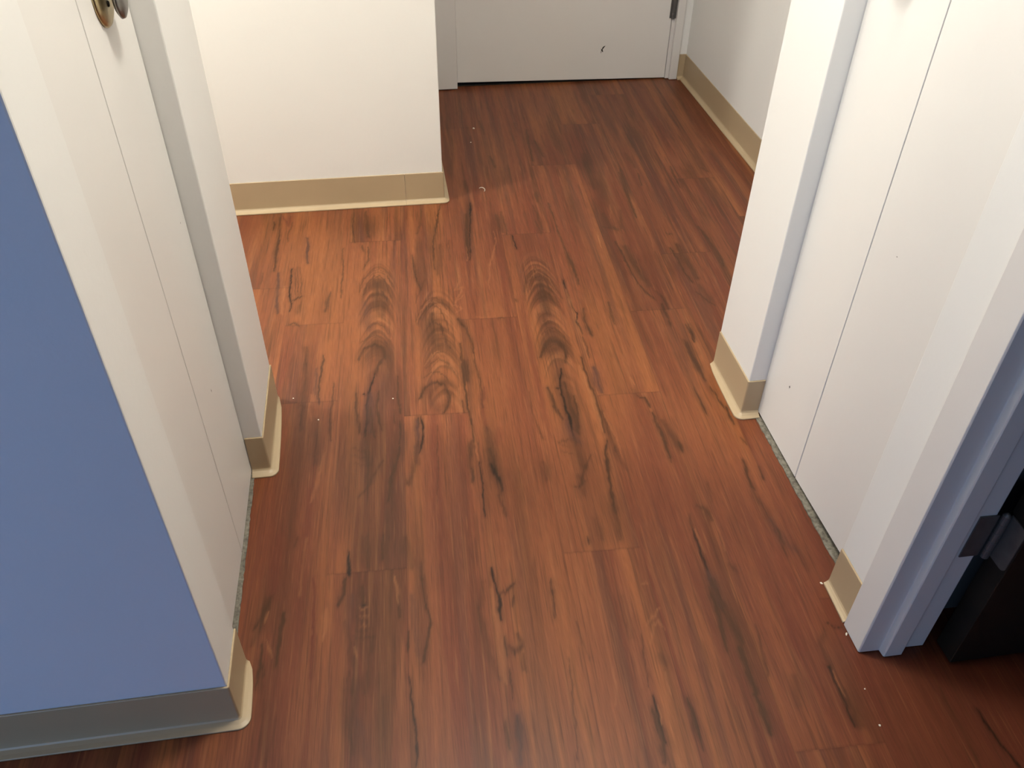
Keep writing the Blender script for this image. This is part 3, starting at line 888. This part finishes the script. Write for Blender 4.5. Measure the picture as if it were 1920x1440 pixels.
# worn floor strips along the closet doors
def strip(name, x0, x1, y0, y1, h, label, seed, edge):
    rnd = random.Random(seed)
    bm = bmesh.new()
    n = 46
    va, vb, vc, vd = [], [], [], []
    for i in range(n + 1):
        y = y0 + (y1 - y0) * i / n
        j = (rnd.random() - 0.5) * 0.0024
        xo0 = x0 + (j if edge < 0 else 0)
        xo1 = x1 + (j if edge > 0 else 0)
        hh = h * (0.75 + 0.5 * rnd.random())
        va.append(bm.verts.new((xo0, y, 0.0002))); vb.append(bm.verts.new((xo0, y, hh if edge > 0 else hh * 0.5)))
        vc.append(bm.verts.new((xo1, y, hh if edge < 0 else hh * 0.5))); vd.append(bm.verts.new((xo1, y, 0.0002)))
    for i in range(n):
        bm.faces.new((va[i], va[i + 1], vb[i + 1], vb[i]))
        bm.faces.new((vb[i], vb[i + 1], vc[i + 1], vc[i]))
        bm.faces.new((vc[i], vc[i + 1], vd[i + 1], vd[i]))
    bm.faces.new((va[0], vb[0], vc[0], vd[0])); bm.faces.new((va[n], vd[n], vc[n], vb[n]))
    return structure(name, bm, M_STRIP, label, 'threshold strip')

strip('trim_1', -0.380, -0.3362, 0.870, 1.322, 0.0045, 'thin worn floor strip under the left closet door', 3, 1)
strip('trim_2', 0.7868, 0.835, 0.886, 1.352, 0.005, 'thin worn grey floor strip under the right closet door', 5, -1)

# ---------------------------------------------------------------- far door and its frame
bm = bmesh.new()
v = box(bm, 0.309, 1.1815, 3.432, 3.474, 0.0, 2.045)
v[0].co.z = v[3].co.z = 0.020; v[1].co.z = v[2].co.z = 0.004
K = [(-0.006, 0.006), (-0.002, 0.003), (0.010, 0.012), (0.012, 0.0155), (0.004, 0.0125), (-0.001, 0.008), (0.001, 0.001), (0.004, -0.006), (0.001, -0.0075), (-0.003, -0.002), (-0.0045, -0.011), (-0.0065, -0.010), (-0.005, 0.0)]
rough_poly(bm, [(0.905 + a * 0.95, 3.4315, 0.128 + b * 1.15) for a, b in K], 1)
d3 = structure('door_3', bm, [M_GREYDOOR, M_CHIP], 'plain white door at the far end with a small black scuff', 'door', bevel=0.0012)
bm = bmesh.new()
lathe(bm, [(0, 0), (0.0005, 0.0065), (0.030, 0.0068), (0.031, 0.0058), (0.032, 0.0068), (0.060, 0.0068), (0.061, 0.0058), (0.062, 0.0068),
           (0.099, 0.0068), (0.1005, 0.0045), (0.102, 0)], (1.1835, 3.424, 0.243), (0, 0, 1), seg=16)
box(bm, 1.172, 1.181, 3.428, 3.4318, 0.245, 0.343)
box(bm, 1.186, 1.196, 3.424, 3.4275, 0.245, 0.343)
hg = obj('door_hinge', bm, M_HINGE, d3)
hg['label'] = 'dark steel butt hinge'

bm = bmesh.new()
prism(bm, [(0.226, 3.405), (0.3065, 3.405), (0.3065, 3.49), (0.226, 3.49)], 0.004, 2.06)
structure('trim_3', bm, M_FRAME, 'left post of the far door frame', 'door frame', bevel=0.002)
bm = bmesh.new()
prism(bm, [(1.183, 3.4275), (1.183, 3.49), (1.2295, 3.49), (1.2295, 3.412), (1.197, 3.412), (1.197, 3.4275)], 0.002, 2.06)
structure('trim_4', bm, M_FRAME, 'right post of the far door frame behind the hinge', 'door frame', bevel=0.0015)
bm = bmesh.new(); box(bm, 0.226, 1.2295, 3.412, 3.49, 2.06, 2.12)
structure('trim_5', bm, M_FRAME, 'head of the far door frame', 'door frame')
bm = bmesh.new(); box(bm, 0.229, 1.229, 3.442, 3.56, 0.0003, 0.0045)  # dark sheet laid where the door gap is only in shade
structure('trim_6', bm, M_GAPSHADE, 'dark strip painted as the shade in the gap under the far door', 'gap shade')

# ---------------------------------------------------------------- right doorway frame, dark door
bm = bmesh.new()
prism(bm, [(0.7575, 0.7925), (0.742, 0.7925), (0.742, 0.7365), (0.7445, 0.7345), (0.7800, 0.7335), (0.7812, 0.7215), (0.7835, 0.7198),
           (0.8150, 0.7195), (0.8170, 0.7215), (0.8175, 0.7330), (0.8625, 0.7320), (0.8640, 0.7340), (0.8640, 0.8000), (0.8500, 0.8000),
           (0.8500, 0.7600), (0.7575, 0.7600)], 0.0022, 2.06)
structure('trim_7', bm, M_FRAME, 'painted metal door frame with stop at the dark doorway', 'door frame', bevel=0.0012)

root = bpy.data.objects.new('door_4', None); C.objects.link(root)
tag(root, 'dark brown stained door standing open into the unlit room', 'door', None, 'structure')
bm = bmesh.new()
box(bm, 0.8875, 1.75, 0.690, 0.734, 0.008, 2.04)
lf = obj('door_leaf', bm, M_DARKWOOD, root, bevel=0.0015)
# hinge: a leaf on the frame, a rounded leaf on the door edge, a knuckle and pin
bm = bmesh.new()
box(bm, 0.834, 0.866, 0.7295, 0.7318, 0.256, 0.350)
hz = obj('door_hinge', bm, M_HINGE, root, bevel=0.0004)
hz['label'] = 'steel hinge between frame and dark door'
bm = bmesh.new()
pts = []
for (cy, cz, a0) in ((0.7015, 0.340, 90), (0.7015, 0.266, 180)):
    for k in range(7):
        a = math.radians(a0 + 15 * k)
        pts.append((cy + 0.010 * math.cos(a), cz + 0.010 * math.sin(a)))
pts += [(0.728, 0.256), (0.728, 0.350)]
a = [bm.verts.new((0.8866, y, z)) for y, z in pts]
b = [bm.verts.new((0.8845, y, z)) for y, z in pts]
bm.faces.new(a[::-1]); bm.faces.new(b)
for i in range(len(pts)):
    j = (i + 1) % len(pts)
    bm.faces.new((a[i], a[j], b[j], b[i]))
lf2 = obj('hinge_leaf', bm, M_HINGE, hz)
bm = bmesh.new()
prof = [(0, 0), (0.0005, 0.0058)]
for k in range(5):
    z0, z1 = 0.0195 * k, 0.0195 * (k + 1)
    prof += [(z0 + 0.001, 0.0066), (z1 - 0.001, 0.0066), (z1, 0.0055)]
prof += [(0.099, 0.0045), (0.101, 0.003), (0.102, 0)]
lathe(bm, prof, (0.8760, 0.7275, 0.254), (0, 0, 1), seg=16)
kn = obj('hinge_knuckle', bm, M_HINGE, hz)

# ---------------------------------------------------------------- crumbs lying on the floor
def crumb(name, x, y, size, label, seed, flat=0.6, stretch=1.0, cat='crumb', group=None):
    rnd = random.Random(seed)
    bm = bmesh.new()
    bmesh.ops.create_icosphere(bm, subdivisions=2, radius=size)
    a = rnd.random() * 3
    for v in bm.verts:
        k = 0.75 + 0.5 * rnd.random()
        px, py = v.co.x * k * stretch, v.co.y * k
        v.co = Vector((px * math.cos(a) - py * math.sin(a), px * math.sin(a) + py * math.cos(a), v.co.z * flat * k))
    zmin = min(v.co.z for v in bm.verts)
    for v in bm.verts: v.co.z -= zmin
    o = obj(name, bm, M_CRUMB)
    o.location = (x, y, 0.0004)
    return tag(o, label, cat, group)

crumb('crumb', 0.327, 3.018, 0.0040, 'white crumb on the dark floor nearest the far door', 1)
crumb('crumb', 0.303, 2.900, 0.0022, 'tiny crumb just in front of the white one on the dark floor', 2)
crumb('crumb', -0.036, 1.526, 0.0016, 'tiny pale speck on the dark knot streaks in the floor centre', 3)
crumb('crumb', -0.267, 1.558, 0.0016, 'tiny pale speck beside the base of the left wall end', 4)
crumb('crumb', -0.207, 1.475, 0.0016, 'tiny pale speck on the plank right of the left wall end', 5)
crumb('paint_flake', 0.7415, 0.885, 0.0020, 'white paint flake at the torn end of the short cove base', 6, 0.35, 1.5, 'paint flake')
crumb('paint_flake', 0.7395, 0.774, 0.0017, 'white paint flake at the foot of the doorway frame', 7, 0.35, 2.2, 'paint flake')
crumb('crumb', 0.716, 0.603, 0.0018, 'tiny pale crumb on the plank joint in front of the dark doorway', 8)
crumb('crumb', 0.722, 0.668, 0.0014, 'tiny pale crumb beside the foot of the doorway frame', 9)

# curled white fibre on the floor in front of the far door
bm = bmesh.new()
prev = None
for k in range(13):
    t = k / 12
    a = -0.9 + 3.3 * t
    c = Vector((0.298 + 0.010 * math.cos(a), 2.534 + 0.016 * math.sin(a), 0.0018))
    tdir = Vector((-math.sin(a), 1.6 * math.cos(a), 0)).normalized()
    n = Vector((-tdir.y, tdir.x, 0))
    r = 0.0012 * (0.5 + math.sin(math.pi * t) * 0.7)
    ring = [bm.verts.new(c + n * (r * math.cos(q * math.pi / 3)) + Vector((0, 0, r * math.sin(q * math.pi / 3)))) for q in range(6)]
    if prev:
        for q in range(6):
            bm.faces.new((prev[q], prev[(q + 1) % 6], ring[(q + 1) % 6], ring[q]))
    else:
        bm.faces.new(ring[::-1])
    prev = ring
bm.faces.new(prev)
tag(obj('fibre', bm, M_CRUMB), 'small curled pale fibre on the floor near the far cove corner', 'fibre')
